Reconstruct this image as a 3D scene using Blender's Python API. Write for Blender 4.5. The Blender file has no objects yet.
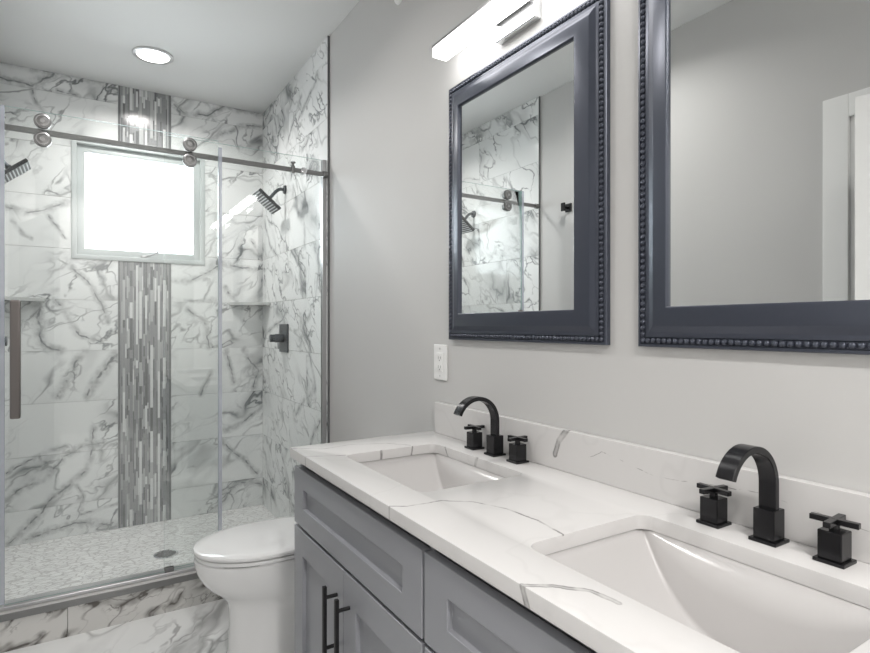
import bpy, bmesh, math, random
from mathutils import Vector, Matrix
random.seed(7)
C = bpy.context.scene.collection
SC = bpy.context.scene

# ------------------------------------------------------------------ camera, world, lights, exposure
cam_d = bpy.data.cameras.new('camera'); cam = bpy.data.objects.new('camera', cam_d); C.objects.link(cam)
cam.location = (-1.07, 0.0, 1.256); cam.rotation_euler = (math.pi/2, 0, -math.radians(31.9))
cam_d.sensor_width = 36; cam_d.lens = 562/870*36; cam_d.shift_y = -0.0006; cam_d.clip_start = 0.02
SC.camera = cam
W = bpy.data.worlds.new('daylight'); SC.world = W; W.use_nodes = True
bg = W.node_tree.nodes['Background']; bg.inputs[0].default_value = (0.93, 0.97, 1.0, 1); bg.inputs[1].default_value = 4.5
vs = SC.view_settings
vs.view_transform = 'Standard'; vs.look = 'None'; vs.gamma = 1.0; vs.exposure = 0.02; vs.use_curve_mapping = False

def area(name, loc, rot, sx, sy, watts, col=(1, 1, 1)):
    l = bpy.data.lights.new(name, 'AREA'); l.shape = 'RECTANGLE'; l.size = sx; l.size_y = sy; l.energy = watts; l.color = col
    o = bpy.data.objects.new(name, l); C.objects.link(o); o.location = loc; o.rotation_euler = rot
    return o
# daylight entering by the shower window
area('window_daylight', (-0.766, 4.16, 2.02), (-math.pi/2, 0, 0), 0.66, 0.62, 8.5, (0.92, 0.96, 1.0))
CANS = [(-0.752, 3.454, 12.5), (-0.95, 1.95, 9.0), (-0.95, -0.60, 15.0), (-0.95, -1.15, 30.0)]   # recessed shower ceiling light first; the others are added, unseen fill lamps
BAR_GLOW = 9.0

H_CEIL = 2.75
XL = -1.5          # left wall
YB = 4.0           # shower back wall (tile face)
YN = -1.5          # wall behind the camera
YT = 2.75          # tile edge on the side walls
TT = 0.01          # tile thickness

# ------------------------------------------------------------------ helpers
def material(name, col, rough=0.5, metal=0.0, spec=0.5, coat=0.0):
    m = bpy.data.materials.new(name); m.use_nodes = True
    b = m.node_tree.nodes['Principled BSDF']
    b.inputs['Base Color'].default_value = (*col, 1); b.inputs['Roughness'].default_value = rough
    b.inputs['Metallic'].default_value = metal; b.inputs['Specular IOR Level'].default_value = spec
    b.inputs['Coat Weight'].default_value = coat
    return m
class NT:
    """small helper to wire shader nodes"""
    def __init__(s, tree): s.t = tree; s.n = tree.nodes; s.l = tree.links
    def new(s, k, **kw):
        x = s.n.new(k)
        for a, v in kw.items(): setattr(x, a, v)
        return x
    def put(s, sock, v):
        if isinstance(v, bpy.types.NodeSocket): s.l.new(v, sock)
        else: sock.default_value = v
    def math(s, op, a, b=0.0, c=None, clamp=False):
        x = s.new('ShaderNodeMath', operation=op, use_clamp=clamp)
        s.put(x.inputs[0], a); s.put(x.inputs[1], b)
        if c is not None: s.put(x.inputs[2], c)
        return x.outputs[0]
    def vec(s, op, a, b=(0, 0, 0), scale=None):
        x = s.new('ShaderNodeVectorMath', operation=op)
        s.put(x.inputs[0], a)
        if op != 'SCALE' and op != 'LENGTH': s.put(x.inputs[1], b)
        if scale is not None: s.put(x.inputs['Scale'], scale)
        return x.outputs['Value'] if op in ('DOT_PRODUCT', 'LENGTH', 'DISTANCE') else x.outputs['Vector']
    def noise(s, v, scale, detail=2.0, rough=0.5, dist=0.0, color=False):
        x = s.new('ShaderNodeTexNoise'); s.put(x.inputs['Vector'], v)
        x.inputs['Scale'].default_value = scale; x.inputs['Detail'].default_value = detail
        x.inputs['Roughness'].default_value = rough; x.inputs['Distortion'].default_value = dist
        return x.outputs['Color' if color else 'Fac']
    def ramp(s, v, lo, hi, a=0.0, b=1.0, smooth=True):
        x = s.new('ShaderNodeMapRange', interpolation_type='SMOOTHSTEP' if smooth else 'LINEAR')
        s.put(x.inputs['Value'], v)
        x.inputs['From Min'].default_value = lo; x.inputs['From Max'].default_value = hi
        x.inputs['To Min'].default_value = a; x.inputs['To Max'].default_value = b
        return x.outputs['Result']
    def mix(s, f, a, b):
        x = s.new('ShaderNodeMix', data_type='RGBA'); s.put(x.inputs[0], f); s.put(x.inputs[6], a); s.put(x.inputs[7], b)
        return x.outputs[2]

def seg_group():
    g = bpy.data.node_groups.new('vein_segment', 'ShaderNodeTree')
    for n, k in (('P', 'NodeSocketVector'), ('A', 'NodeSocketVector'), ('B', 'NodeSocketVector'), ('Width', 'NodeSocketFloat'), ('Prev', 'NodeSocketFloat')):
        g.interface.new_socket(n, in_out='INPUT', socket_type=k)
    g.interface.new_socket('Fac', in_out='OUTPUT', socket_type='NodeSocketFloat')
    q = NT(g); i = q.new('NodeGroupInput'); o = q.new('NodeGroupOutput')
    pa = q.vec('SUBTRACT', i.outputs['P'], i.outputs['A']); ba = q.vec('SUBTRACT', i.outputs['B'], i.outputs['A'])
    h = q.math('DIVIDE', q.vec('DOT_PRODUCT', pa, ba), q.vec('DOT_PRODUCT', ba, ba), clamp=True)
    d = q.vec('LENGTH', q.vec('SUBTRACT', pa, q.vec('SCALE', ba, scale=h)))
    f = q.math('SUBTRACT', 1.0, q.math('DIVIDE', d, i.outputs['Width']), clamp=True)
    f = q.math('MAXIMUM', f, i.outputs['Prev'])
    q.l.new(f, o.inputs[0])
    return g
SEG = seg_group()
def segs(q, P, lines, prev=0.0):
    """lines: list of (points, width); the result is 1 on a line and 0 a width away from it"""
    f = prev
    for pts, w in lines:
        for a, b in zip(pts, pts[1:]):
            x = q.new('ShaderNodeGroup'); x.node_tree = SEG
            q.put(x.inputs['P'], P); x.inputs['A'].default_value = a; x.inputs['B'].default_value = b
            x.inputs['Width'].default_value = w; q.put(x.inputs['Prev'], f); f = x.outputs[0]
    return f

def marble(name, base=(0.83, 0.84, 0.835), grey=(0.20, 0.21, 0.215), angle=40, stretch=0.6, scale=1.0, strength=1.0, rough=0.12, lines=None, bump=False, smudge=1.0):
    m = material(name, base, rough); q = NT(m.node_tree); b = q.n['Principled BSDF']
    b.inputs['Specular IOR Level'].default_value = 0.28
    uv = q.new('ShaderNodeUVMap').outputs[0]
    mp = q.new('ShaderNodeMapping'); q.put(mp.inputs['Vector'], uv)
    mp.inputs['Rotation'].default_value = (0, 0, -math.radians(angle))
    p0 = q.vec('MULTIPLY', mp.outputs[0], (scale*stretch, scale, 1))
    w1 = q.vec('SUBTRACT', q.noise(p0, 2.2, 3, 0.55, color=True), (0.5, 0.5, 0.5))
    w2 = q.vec('SUBTRACT', q.noise(p0, 9.0, 3, 0.6, color=True), (0.5, 0.5, 0.5))
    p = q.vec('ADD', p0, q.vec('SCALE', w1, scale=0.34)); p = q.vec('ADD', p, q.vec('SCALE', w2, scale=0.05))
    # where the stone is busy and where it is calm
    busy = q.ramp(q.noise(p0, 2.1, 2), 0.40, 0.56)
    def vein(sc, w, det=2.0, pw=1.0, off=(0, 0, 0)):
        n = q.noise(q.vec('ADD', p, off), sc, det, 0.5)
        d = q.math('ABSOLUTE', q.math('SUBTRACT', n, 0.5))
        return q.math('POWER', q.math('SUBTRACT', 1.0, q.math('DIVIDE', d, w), clamp=True), pw), d
    v1, d1 = vein(2.6, 0.020, 2.0, 1.0)
    v2, d2 = vein(5.2, 0.020, 2.5, 1.3, (3.1, 1.7, 0))
    vo = q.new('ShaderNodeTexVoronoi', feature='DISTANCE_TO_EDGE'); q.put(vo.inputs['Vector'], q.vec('ADD', p, q.vec('SCALE', w2, scale=0.10))); vo.inputs['Scale'].default_value = 6.5
    v3 = q.ramp(vo.outputs['Distance'], 0.055, 0.0)
    wmod = q.ramp(q.noise(p0, 6.0, 2), 0.35, 0.65, 0.25, 1.0)
    s1 = q.math('MULTIPLY', q.ramp(d1, 0.11, 0.0), q.ramp(q.noise(p, 4.2, 3), 0.47, 0.62))    # grey clouding beside the veins
    calm = q.ramp(q.noise(p0, 1.5, 2), 0.40, 0.55, 0.12, 1.0)
    f = q.math('MULTIPLY', q.math('MULTIPLY', v1, calm), q.math('MULTIPLY', wmod, 0.9))
    f = q.math('MAXIMUM', f, q.math('MULTIPLY', v2, q.math('MULTIPLY', q.math('MULTIPLY', busy, wmod), 0.95)))
    f = q.math('MAXIMUM', f, q.math('MULTIPLY', q.math('MULTIPLY', v3, q.ramp(q.noise(p0, 7.0, 2), 0.42, 0.6)), q.math('MULTIPLY', busy, 0.9)))
    f = q.math('ADD', f, q.math('MULTIPLY', q.math('MULTIPLY', s1, calm), 0.5*smudge), clamp=True)
    f = q.math('MULTIPLY', f, strength)
    if lines:
        ob = q.new('ShaderNodeTexCoord').outputs['Object']
        j1 = q.vec('SUBTRACT', q.noise(ob, 7.0, 3, 0.55, color=True), (0.5, 0.5, 0.5))
        j2 = q.vec('SUBTRACT', q.noise(ob, 30.0, 2, 0.6, color=True), (0.5, 0.5, 0.5))
        pj = q.vec('ADD', q.vec('ADD', ob, q.vec('SCALE', j1, scale=0.07)), q.vec('SCALE', j2, scale=0.012))
        sf = segs(q, pj, lines)
        core = q.ramp(sf, 0.80, 0.96)
        soft = q.math('MULTIPLY', q.ramp(sf, 0.25, 0.95), q.ramp(q.noise(ob, 26.0, 4, 0.6), 0.34, 0.64, 0.30, 0.85))
        soft = q.math('MULTIPLY', soft, 0.75)
        core = q.math('MULTIPLY', core, q.ramp(q.noise(ob, 14.0, 2), 0.33, 0.55, 0.75, 1.0))
        f = q.math('MAXIMUM', f, q.math('MAXIMUM', soft, q.math('MULTIPLY', core, 0.95)))
    cloud = q.mix(q.ramp(q.noise(p0, 1.6, 3), 0.3, 0.75), (*base, 1), (base[0]*0.93, base[1]*0.935, base[2]*0.935, 1))
    c = q.mix(f, cloud, (*grey, 1))
    q.put(b.inputs['Base Color'], c)
    return m

def obj(name, bm, mat, parent=None, smooth=False):
    me = bpy.data.meshes.new(name)
    if parent is not None:
        r = parent
        while r.parent is not None: r = r.parent
        bmesh.ops.translate(bm, vec=-r.location, verts=bm.verts)
    bmesh.ops.recalc_face_normals(bm, faces=bm.faces)
    bm.to_mesh(me); bm.free()
    for m in (mat if isinstance(mat, (list, tuple)) else [mat]): me.materials.append(m)
    o = bpy.data.objects.new(name, me); C.objects.link(o)
    if parent is not None: o.parent = parent
    if smooth:
        for p in me.polygons: p.use_smooth = True
        me.set_sharp_from_angle(angle=math.radians(38))
    return o
def thing(name, label, cat, loc, group=None):
    o = bpy.data.objects.new(name, None); C.objects.link(o); o.location = loc; o.empty_display_size = 0.05
    o['label'] = label; o['category'] = cat
    if group: o['group'] = group
    return o
def tag(o, label, cat, group=None):
    o['label'] = label; o['category'] = cat
    if group: o['group'] = group
    return o
def struct(name, bm, mat, smooth=False):
    o = obj(name, bm, mat, None, smooth); o['kind'] = 'structure'; return o

def add_box(bm, x0, x1, y0, y1, z0, z1, bev=0.0, seg=2, mi=0):
    t = bmesh.new(); bmesh.ops.create_cube(t, size=1.0)
    for v in t.verts:
        v.co = Vector((x0 + (v.co.x + .5)*(x1 - x0), y0 + (v.co.y + .5)*(y1 - y0), z0 + (v.co.z + .5)*(z1 - z0)))
    if bev: bmesh.ops.bevel(t, geom=list(t.edges), offset=bev, segments=seg, affect='EDGES', profile=0.5)
    for f in t.faces: f.material_index = mi
    merge(bm, t)
def merge(bm, t, mat=None):
    if mat is not None: bmesh.ops.transform(t, matrix=mat, verts=t.verts)
    me = bpy.data.meshes.new('tmp'); t.to_mesh(me); t.free(); bm.from_mesh(me); bpy.data.meshes.remove(me)
def box(x0, x1, y0, y1, z0, z1, bev=0.0, seg=2):
    bm = bmesh.new(); add_box(bm, x0, x1, y0, y1, z0, z1, bev, seg); return bm
def add_cyl(bm, a, b, r, r2=None, n=24, bev=0.0):
    a = Vector(a); b = Vector(b); d = b - a; t = bmesh.new()
    bmesh.ops.create_cone(t, cap_ends=True, segments=n, radius1=r, radius2=r if r2 is None else r2, depth=d.length)
    if bev:
        es = [e for e in t.edges if len(e.link_faces) == 2 and any(len(f.verts) > 4 for f in e.link_faces)]
        bmesh.ops.bevel(t, geom=es, offset=bev, segments=2, affect='EDGES', profile=0.5)
    merge(bm, t, Matrix.Translation((a + b)/2) @ d.to_track_quat('Z', 'Y').to_matrix().to_4x4())
def cyl(a, b, r, r2=None, n=24, bev=0.0):
    bm = bmesh.new(); add_cyl(bm, a, b, r, r2, n, bev); return bm
def loft(bm, loops, closed=True, cap0=True, cap1=True):
    rings = [[bm.verts.new(p) for p in L] for L in loops]
    n = len(rings[0])
    for A, B in zip(rings, rings[1:]):
        for i in range(n if closed else n - 1):
            j = (i + 1) % n; bm.faces.new((A[i], A[j], B[j], B[i]))
    if cap0: bm.faces.new(list(reversed(rings[0])))
    if cap1: bm.faces.new(rings[-1])
    return rings
def sweep(bm, path, prof, caps=True, up=Vector((0, 1, 0))):
    """prof points (a along up, b along the normal) swept along path"""
    loops = []
    for i, p in enumerate(path):
        t = (path[min(i + 1, len(path) - 1)] - path[max(i - 1, 0)]).normalized()
        n = t.cross(up).normalized(); u = n.cross(t)
        loops.append([p + u*a + n*b for a, b in prof])
    loft(bm, loops, True, caps, caps)
def circle_prof(r, n=16): return [(r*math.cos(2*math.pi*i/n), r*math.sin(2*math.pi*i/n)) for i in range(n)]
def rrect(cx, cy, hx, hy, r, n=6):
    out = []
    for sx, sy, a0 in ((1, 1, 0), (-1, 1, 90), (-1, -1, 180), (1, -1, 270)):
        for k in range(n + 1):
            a = math.radians(a0 + 90*k/n)
            out.append((cx + sx*(hx - r) + r*math.cos(a), cy + sy*(hy - r) + r*math.sin(a)))
    return out
def uv_planar(bm, axes, off=(0, 0), faces=None):
    L = bm.loops.layers.uv.verify()
    for f in (faces or bm.faces):
        for l in f.loops: l[L].uv = (l.vert.co[axes[0]] + off[0], l.vert.co[axes[1]] + off[1])

# ------------------------------------------------------------------ materials
def wall_paint():
    m = material('grey_wall_paint', (0.575, 0.57, 0.562), 0.55, spec=0.35); q = NT(m.node_tree)
    ob = q.new('ShaderNodeTexCoord').outputs['Object']
    bp = q.new('ShaderNodeBump'); bp.inputs['Strength'].default_value = 0.04; bp.inputs['Distance'].default_value = 0.002
    q.put(bp.inputs['Height'], q.noise(ob, 180, 2)); q.put(q.n['Principled BSDF'].inputs['Normal'], bp.outputs[0])
    return m
M_wall = wall_paint()
M_ceil = material('ceiling_paint', (0.74, 0.745, 0.74), 0.7, spec=0.2)
M_white = material('white_gloss_paint', (0.88, 0.88, 0.87), 0.35)
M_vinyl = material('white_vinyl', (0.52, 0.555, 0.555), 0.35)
M_grout = material('grout', (0.60, 0.61, 0.60), 0.8)
M_chrome = material('polished_chrome', (0.72, 0.73, 0.74), 0.12, 1.0)
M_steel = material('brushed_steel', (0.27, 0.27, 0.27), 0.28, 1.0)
M_warmsteel = material('bronze_tinted_steel', (0.32, 0.29, 0.28), 0.28, 1.0)
M_alu = material('brushed_aluminium', (0.62, 0.62, 0.63), 0.28, 1.0)
M_black = material('black_metal', (0.016, 0.016, 0.018), 0.22, 0.5, 0.6)
M_blackmatte = material('matte_black_metal', (0.012, 0.012, 0.013), 0.45, 0.2, 0.4)
M_gun = material('gunmetal_shower_finish', (0.075, 0.085, 0.095), 0.32, 0.75)
M_ceramic = material('white_ceramic', (0.84, 0.84, 0.84), 0.07, 0, 0.5, 0.5)
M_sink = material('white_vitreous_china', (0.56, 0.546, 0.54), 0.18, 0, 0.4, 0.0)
M_cab = material('grey_cabinet_paint', (0.285, 0.291, 0.315), 0.32, 0, 0.5)
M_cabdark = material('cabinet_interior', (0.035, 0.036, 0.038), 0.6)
M_plate = material('white_plastic', (0.86, 0.86, 0.85), 0.3)
M_slot = material('dark_slot', (0.20, 0.20, 0.20), 0.6)
M_mirror = material('silvered_glass', (0.87, 0.885, 0.88), 0.0, 1.0)
M_seal = material('clear_vinyl_seal', (0.55, 0.58, 0.66), 0.25, 0, 0.5); M_seal.node_tree.nodes['Principled BSDF'].inputs['Alpha'].default_value = 0.55
M_frame = material('dark_navy_frame', (0.062, 0.070, 0.095), 0.30, 0.40, 0.7)
def glass_mat(name, tint, ior=1.5, refl=1.0):
    m = bpy.data.materials.new(name); m.use_nodes = True; q = NT(m.node_tree); q.n.clear()
    o = q.new('ShaderNodeOutputMaterial'); t = q.new('ShaderNodeBsdfTransparent'); g = q.new('ShaderNodeBsdfGlossy')
    t.inputs[0].default_value = (*tint, 1); g.inputs['Roughness'].default_value = 0.0; g.inputs['Color'].default_value = (refl, refl, refl, 1)
    f = q.new('ShaderNodeFresnel'); f.inputs['IOR'].default_value = ior
    mx = q.new('ShaderNodeMixShader'); q.put(mx.inputs[0], f.outputs[0]); q.l.new(t.outputs[0], mx.inputs[1]); q.l.new(g.outputs[0], mx.inputs[2])
    q.l.new(mx.outputs[0], o.inputs[0]); return m
M_glass = glass_mat('clear_shower_glass', (0.983, 0.993, 0.990))
M_gedge = material('glass_edge', (0.42, 0.56, 0.53), 0.15, 0, 0.5)
M_pane = glass_mat('window_glass', (0.97, 0.99, 0.99))
def emit(name, col, s):
    m = bpy.data.materials.new(name); m.use_nodes = True; q = NT(m.node_tree); q.n.clear()
    o = q.new('ShaderNodeOutputMaterial'); e = q.new('ShaderNodeEmission'); e.inputs[0].default_value = (*col, 1); e.inputs[1].default_value = s
    q.l.new(e.outputs[0], o.inputs[0]); return m
M_led = emit('led_diffuser', (1.0, 0.985, 0.97), BAR_GLOW)
M_can = emit('downlight_lens', (1.0, 0.97, 0.92), 9.0)
# principal veins of the shower stone, wall by wall
BACK_VEINS = [([(-1.452, 4.000, 0.256), (-1.379, 4.000, 0.324), (-1.265, 4.000, 0.377), (-1.167, 4.000, 0.482), (-1.096, 4.000, 0.534), (-0.977, 4.000, 0.533)], 0.050),
    ([(-1.443, 4.000, 0.009), (-1.360, 4.000, 0.105), (-1.279, 4.000, 0.171), (-1.231, 4.000, 0.243), (-1.127, 4.000, 0.328), (-1.056, 4.000, 0.396), (-1.045, 4.000, 0.492), (-1.030, 4.000, 0.624)], 0.050),
    ([(-1.127, 4.000, 0.328), (-1.091, 4.000, 0.220), (-1.096, 4.000, 0.149)], 0.030),
    ([(-1.360, 4.000, 0.021), (-1.294, 4.000, 0.049), (-1.167, 4.000, 0.060), (-1.045, 4.000, 0.061), (-0.903, 4.000, 0.022)], 0.050),
    ([(-1.091, 4.000, 0.118), (-0.998, 4.000, 0.144), (-0.903, 4.000, 0.152)], 0.030),
    ([(-1.452, 4.000, 0.415), (-1.341, 4.000, 0.480), (-1.255, 4.000, 0.517), (-1.167, 4.000, 0.542)], 0.040),
    ([(-1.294, 4.000, 1.367), (-1.303, 4.000, 1.204), (-1.265, 4.000, 1.133), (-1.197, 4.000, 1.108)], 0.060),
    ([(-1.221, 4.000, 1.404), (-1.147, 4.000, 1.298), (-1.091, 4.000, 1.202), (-0.988, 4.000, 1.164)], 0.045),
    ([(-1.137, 4.000, 1.609), (-1.035, 4.000, 1.481), (-0.972, 4.000, 1.373), (-0.956, 4.000, 1.281)], 0.045),
    ([(-1.081, 4.000, 1.093), (-1.147, 4.000, 0.952), (-1.206, 4.000, 0.842)], 0.060),
    ([(-0.908, 4.000, 1.070), (-1.019, 4.000, 0.927), (-1.050, 4.000, 0.832)], 0.060),
    ([(-1.452, 4.000, 1.921), (-1.341, 4.000, 1.916), (-1.162, 4.000, 1.989)], 0.050),
    ([(-1.250, 4.000, 1.908), (-1.167, 4.000, 1.786)], 0.035),
    ([(-1.425, 4.000, 1.855), (-1.383, 4.000, 1.785), (-1.332, 4.000, 1.766)], 0.030),
    ([(-1.479, 4.000, 2.778), (-1.365, 4.000, 2.778), (-1.231, 4.000, 2.758), (-1.107, 4.000, 2.770), (-0.993, 4.000, 2.748)], 0.080),
    ([(-1.479, 4.000, 2.659), (-1.341, 4.000, 2.651), (-1.231, 4.000, 2.746)], 0.060),
    ([(-1.211, 4.000, 2.651), (-1.107, 4.000, 2.644)], 0.040),
    ([(-1.341, 4.000, 2.622), (-1.322, 4.000, 2.562), (-1.270, 4.000, 2.503)], 0.035),
    ([(-0.597, 4.000, 1.554), (-0.446, 4.000, 1.561), (-0.276, 4.000, 1.677), (-0.090, 4.000, 1.646), (-0.007, 4.000, 1.650)], 0.050),
    ([(-0.090, 4.000, 1.855), (-0.014, 4.000, 1.713)], 0.040),
    ([(-0.272, 4.000, 1.521), (-0.190, 4.000, 1.428)], 0.035),
    ([(-0.501, 4.000, 1.361), (-0.390, 4.000, 1.279), (-0.359, 4.000, 1.115)], 0.050),
    ([(-0.597, 4.000, 1.425), (-0.353, 4.000, 1.424)], 0.025),
    ([(-0.353, 4.000, 0.947), (-0.418, 4.000, 0.799)], 0.040),
    ([(-0.250, 4.000, 1.092), (-0.210, 4.000, 0.859)], 0.040),
    ([(-0.130, 4.000, 1.090), (-0.049, 4.000, 0.937), (-0.069, 4.000, 0.830)], 0.050),
    ([(-0.269, 4.000, 0.542), (-0.144, 4.000, 0.585), (-0.014, 4.000, 0.679)], 0.050),
    ([(-0.282, 4.000, 0.462), (-0.117, 4.000, 0.312), (-0.037, 4.000, 0.218)], 0.045),
    ([(-0.269, 4.000, 0.121), (-0.117, 4.000, 0.180), (-0.014, 4.000, 0.151)], 0.050),
    ([(-0.594, 4.000, 2.716), (-0.538, 4.000, 2.650), (-0.371, 4.000, 2.660), (-0.272, 4.000, 2.750), (-0.007, 4.000, 2.756)], 0.060),
    ([(-0.353, 4.000, 2.509), (-0.171, 4.000, 2.627), (-0.007, 4.000, 2.657)], 0.040)]
RIGHT_VEINS = [([(-0.010, 3.552, 2.760), (-0.010, 3.706, 2.722), (-0.010, 3.923, 2.691)], 0.045),
    ([(-0.010, 3.164, 2.593), (-0.010, 3.292, 2.494), (-0.010, 3.448, 2.368)], 0.045),
    ([(-0.010, 3.706, 2.633), (-0.010, 3.672, 2.514)], 0.045),
    ([(-0.010, 3.045, 2.313), (-0.010, 3.156, 2.272)], 0.045),
    ([(-0.010, 3.112, 1.850), (-0.010, 3.112, 1.713)], 0.045),
    ([(-0.010, 3.948, 1.981), (-0.010, 3.800, 1.789), (-0.010, 3.639, 1.698)], 0.045),
    ([(-0.010, 3.438, 1.349), (-0.010, 3.617, 1.282), (-0.010, 3.898, 1.208), (-0.010, 4.000, 1.108)], 0.045),
    ([(-0.010, 3.012, 1.314), (-0.010, 3.095, 1.284), (-0.010, 3.147, 1.175), (-0.010, 3.182, 1.125)], 0.045),
    ([(-0.010, 3.029, 1.094), (-0.010, 2.933, 0.930), (-0.010, 3.254, 0.741)], 0.045),
    ([(-0.010, 2.857, 0.761), (-0.010, 3.029, 0.569)], 0.045),
    ([(-0.010, 2.918, 2.588), (-0.010, 3.045, 2.523), (-0.010, 3.218, 2.476)], 0.045)]
_cache = {}
def veined_tile(veins, a, p0, p1, q0, q1, name):
    """stone for one tile: only the veins that cross it"""
    use = []
    for pts, w in veins:
        for A, B in zip(pts, pts[1:]):
            if max(A[a], B[a]) > p0 - .06 and min(A[a], B[a]) < p1 + .06 and max(A[2], B[2]) > q0 - .06 and min(A[2], B[2]) < q1 + .06: use.append(([A, B], w))
    key = tuple(map(str, use)) if use else name
    if key not in _cache: _cache[key] = marble(name, rough=0.11, angle=38, lines=use[:26] or None)
    return _cache[key]
M_floor = marble('marble_floor_tile', base=(0.89, 0.895, 0.89), grey=(0.30, 0.30, 0.30), angle=55, scale=0.8, strength=0.8, rough=0.07)
M_curb = marble('marble_curb_tile', base=(0.70, 0.69, 0.67), grey=(0.15, 0.14, 0.13), angle=25, scale=2.2, strength=1.0, rough=0.2, smudge=1.9)
M_sill = material('grey_stone_cap', (0.50, 0.495, 0.485), 0.3)
M_shelf = material('grey_marble_shelf', (0.48, 0.49, 0.48), 0.2)
def pebble_mat():
    m = material('white_pebble_mosaic', (0.8, 0.8, 0.79), 0.35); q = NT(m.node_tree); b = q.n['Principled BSDF']
    ob = q.new('ShaderNodeTexCoord').outputs['Object']
    w = q.vec('SCALE', q.vec('SUBTRACT', q.noise(ob, 14, 2, color=True), (0.5, 0.5, 0.5)), scale=0.03)
    p = q.vec('MULTIPLY', q.vec('ADD', ob, w), (0.55, 1.0, 0.0))
    v = q.new('ShaderNodeTexVoronoi', feature='DISTANCE_TO_EDGE'); q.put(v.inputs['Vector'], p); v.inputs['Scale'].default_value = 40
    v2 = q.new('ShaderNodeTexVoronoi'); q.put(v2.inputs['Vector'], p); v2.inputs['Scale'].default_value = 40
    g = q.ramp(v.outputs['Distance'], 0.015, 0.11)
    sep = q.new('ShaderNodeSeparateColor'); q.l.new(v2.outputs['Color'], sep.inputs[0])
    stone = q.mix(sep.outputs[0], (0.80, 0.80, 0.79, 1), (0.90, 0.90, 0.89, 1))
    q.put(b.inputs['Base Color'], q.mix(g, (0.58, 0.57, 0.56, 1), stone))
    bp = q.new('ShaderNodeBump'); bp.inputs['Strength'].default_value = 0.35; bp.inputs['Distance'].default_value = 0.004
    q.put(bp.inputs['Height'], g); q.put(b.inputs['Normal'], bp.outputs[0]); return m
M_pebble = pebble_mat()
def quartz_mat():
    m = material('white_veined_quartz', (0.655, 0.643, 0.636), 0.2, 0, 0.25); q = NT(m.node_tree); b = q.n['Principled BSDF']
    ob = q.vec('ADD', q.new('ShaderNodeTexCoord').outputs['Object'], (-0.27, (0.130 + 1.716)/2, 0.852))   # slab corner as origin
    j1 = q.vec('SUBTRACT', q.noise(ob, 11.0, 3, 0.55, color=True), (0.5, 0.5, 0.5))
    j2 = q.vec('SUBTRACT', q.noise(ob, 60.0, 2, 0.6, color=True), (0.5, 0.5, 0.5))
    p = q.vec('ADD', q.vec('ADD', ob, q.vec('SCALE', j1, scale=0.012)), q.vec('SCALE', j2, scale=0.004))
    z = 0.88
    fine = [([(-0.532, 1.045, z), (-0.50, 1.025, z), (-0.42, 1.02, z), (-0.365, 0.975, z), (-0.335, 0.90, z), (-0.325, 0.82, z), (-0.335, 0.765, z), (-0.34, 0.730, z), (-0.34, 0.722, 0.85)], 0.0042),
            ([(-0.532, 1.045, 0.885), (-0.532, 1.045, 0.85)], 0.0045),
            ([(-0.532, 1.700, z), (-0.45, 1.640, z), (-0.36, 1.655, z), (-0.25, 1.61, z), (-0.20, 1.545, z)], 0.0034),
            ([(-0.532, 1.575, z), (-0.455, 1.535, z), (-0.427, 1.527, z), (-0.42, 1.53, 0.85)], 0.0038),
            ([(-0.532, 1.575, z), (-0.532, 1.57, 0.85)], 0.004),
            ([(-0.31, 1.53, z), (-0.31, 1.53, 0.85)], 0.006), ([(-0.20, 1.53, z), (-0.205, 1.53, 0.85)], 0.005), ([(-0.12, 1.47, z), (-0.12, 1.45, 0.85)], 0.005),
            ([(-0.12, 1.30, z), (-0.12, 1.31, 0.85)], 0.008),
            ([(-0.02, 0.98, 0.93), (-0.02, 0.93, 0.955), (-0.02, 0.78, 0.93), (-0.02, 0.55, 0.95), (-0.02, 0.36, 0.93)], 0.0012)]
    broad = [([(-0.532, 0.625, z), (-0.495, 0.600, z), (-0.462, 0.560, z), (-0.455, 0.515, z)], 0.0062), ([(-0.532, 0.625, z), (-0.533, 0.612, 0.85)], 0.008),
             ([(-0.02, 1.045, 0.99), (-0.02, 1.075, 0.955), (-0.02, 1.09, 0.92)], 0.010)]
    f1 = q.math('MULTIPLY', q.ramp(segs(q, p, fine), 0.05, 0.7), q.ramp(q.noise(ob, 25.0, 2), 0.35, 0.6, 0.25, 0.85))
    sb = segs(q, p, broad)
    ring = q.math('SUBTRACT', q.ramp(sb, 0.0, 0.35), q.math('MULTIPLY', q.ramp(sb, 0.35, 0.9), 0.45))
    f2 = q.math('MULTIPLY', ring, q.ramp(q.noise(ob, 40.0, 2), 0.3, 0.6, 0.35, 0.9))
    f = q.math('MAXIMUM', f1, f2)
    n = q.noise(q.vec('ADD', p, (5, 2, 0)), 3.0, 3, 0.55)
    faint = q.math('MULTIPLY', q.ramp(q.math('ABSOLUTE', q.math('SUBTRACT', n, 0.5)), 0.02, 0.0), 0.05)
    c = q.mix(q.math('MAXIMUM', f, faint), (0.655, 0.643, 0.636, 1), (0.22, 0.215, 0.21, 1))
    q.put(b.inputs['Base Color'], c); return m
M_quartz = quartz_mat()

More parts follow.
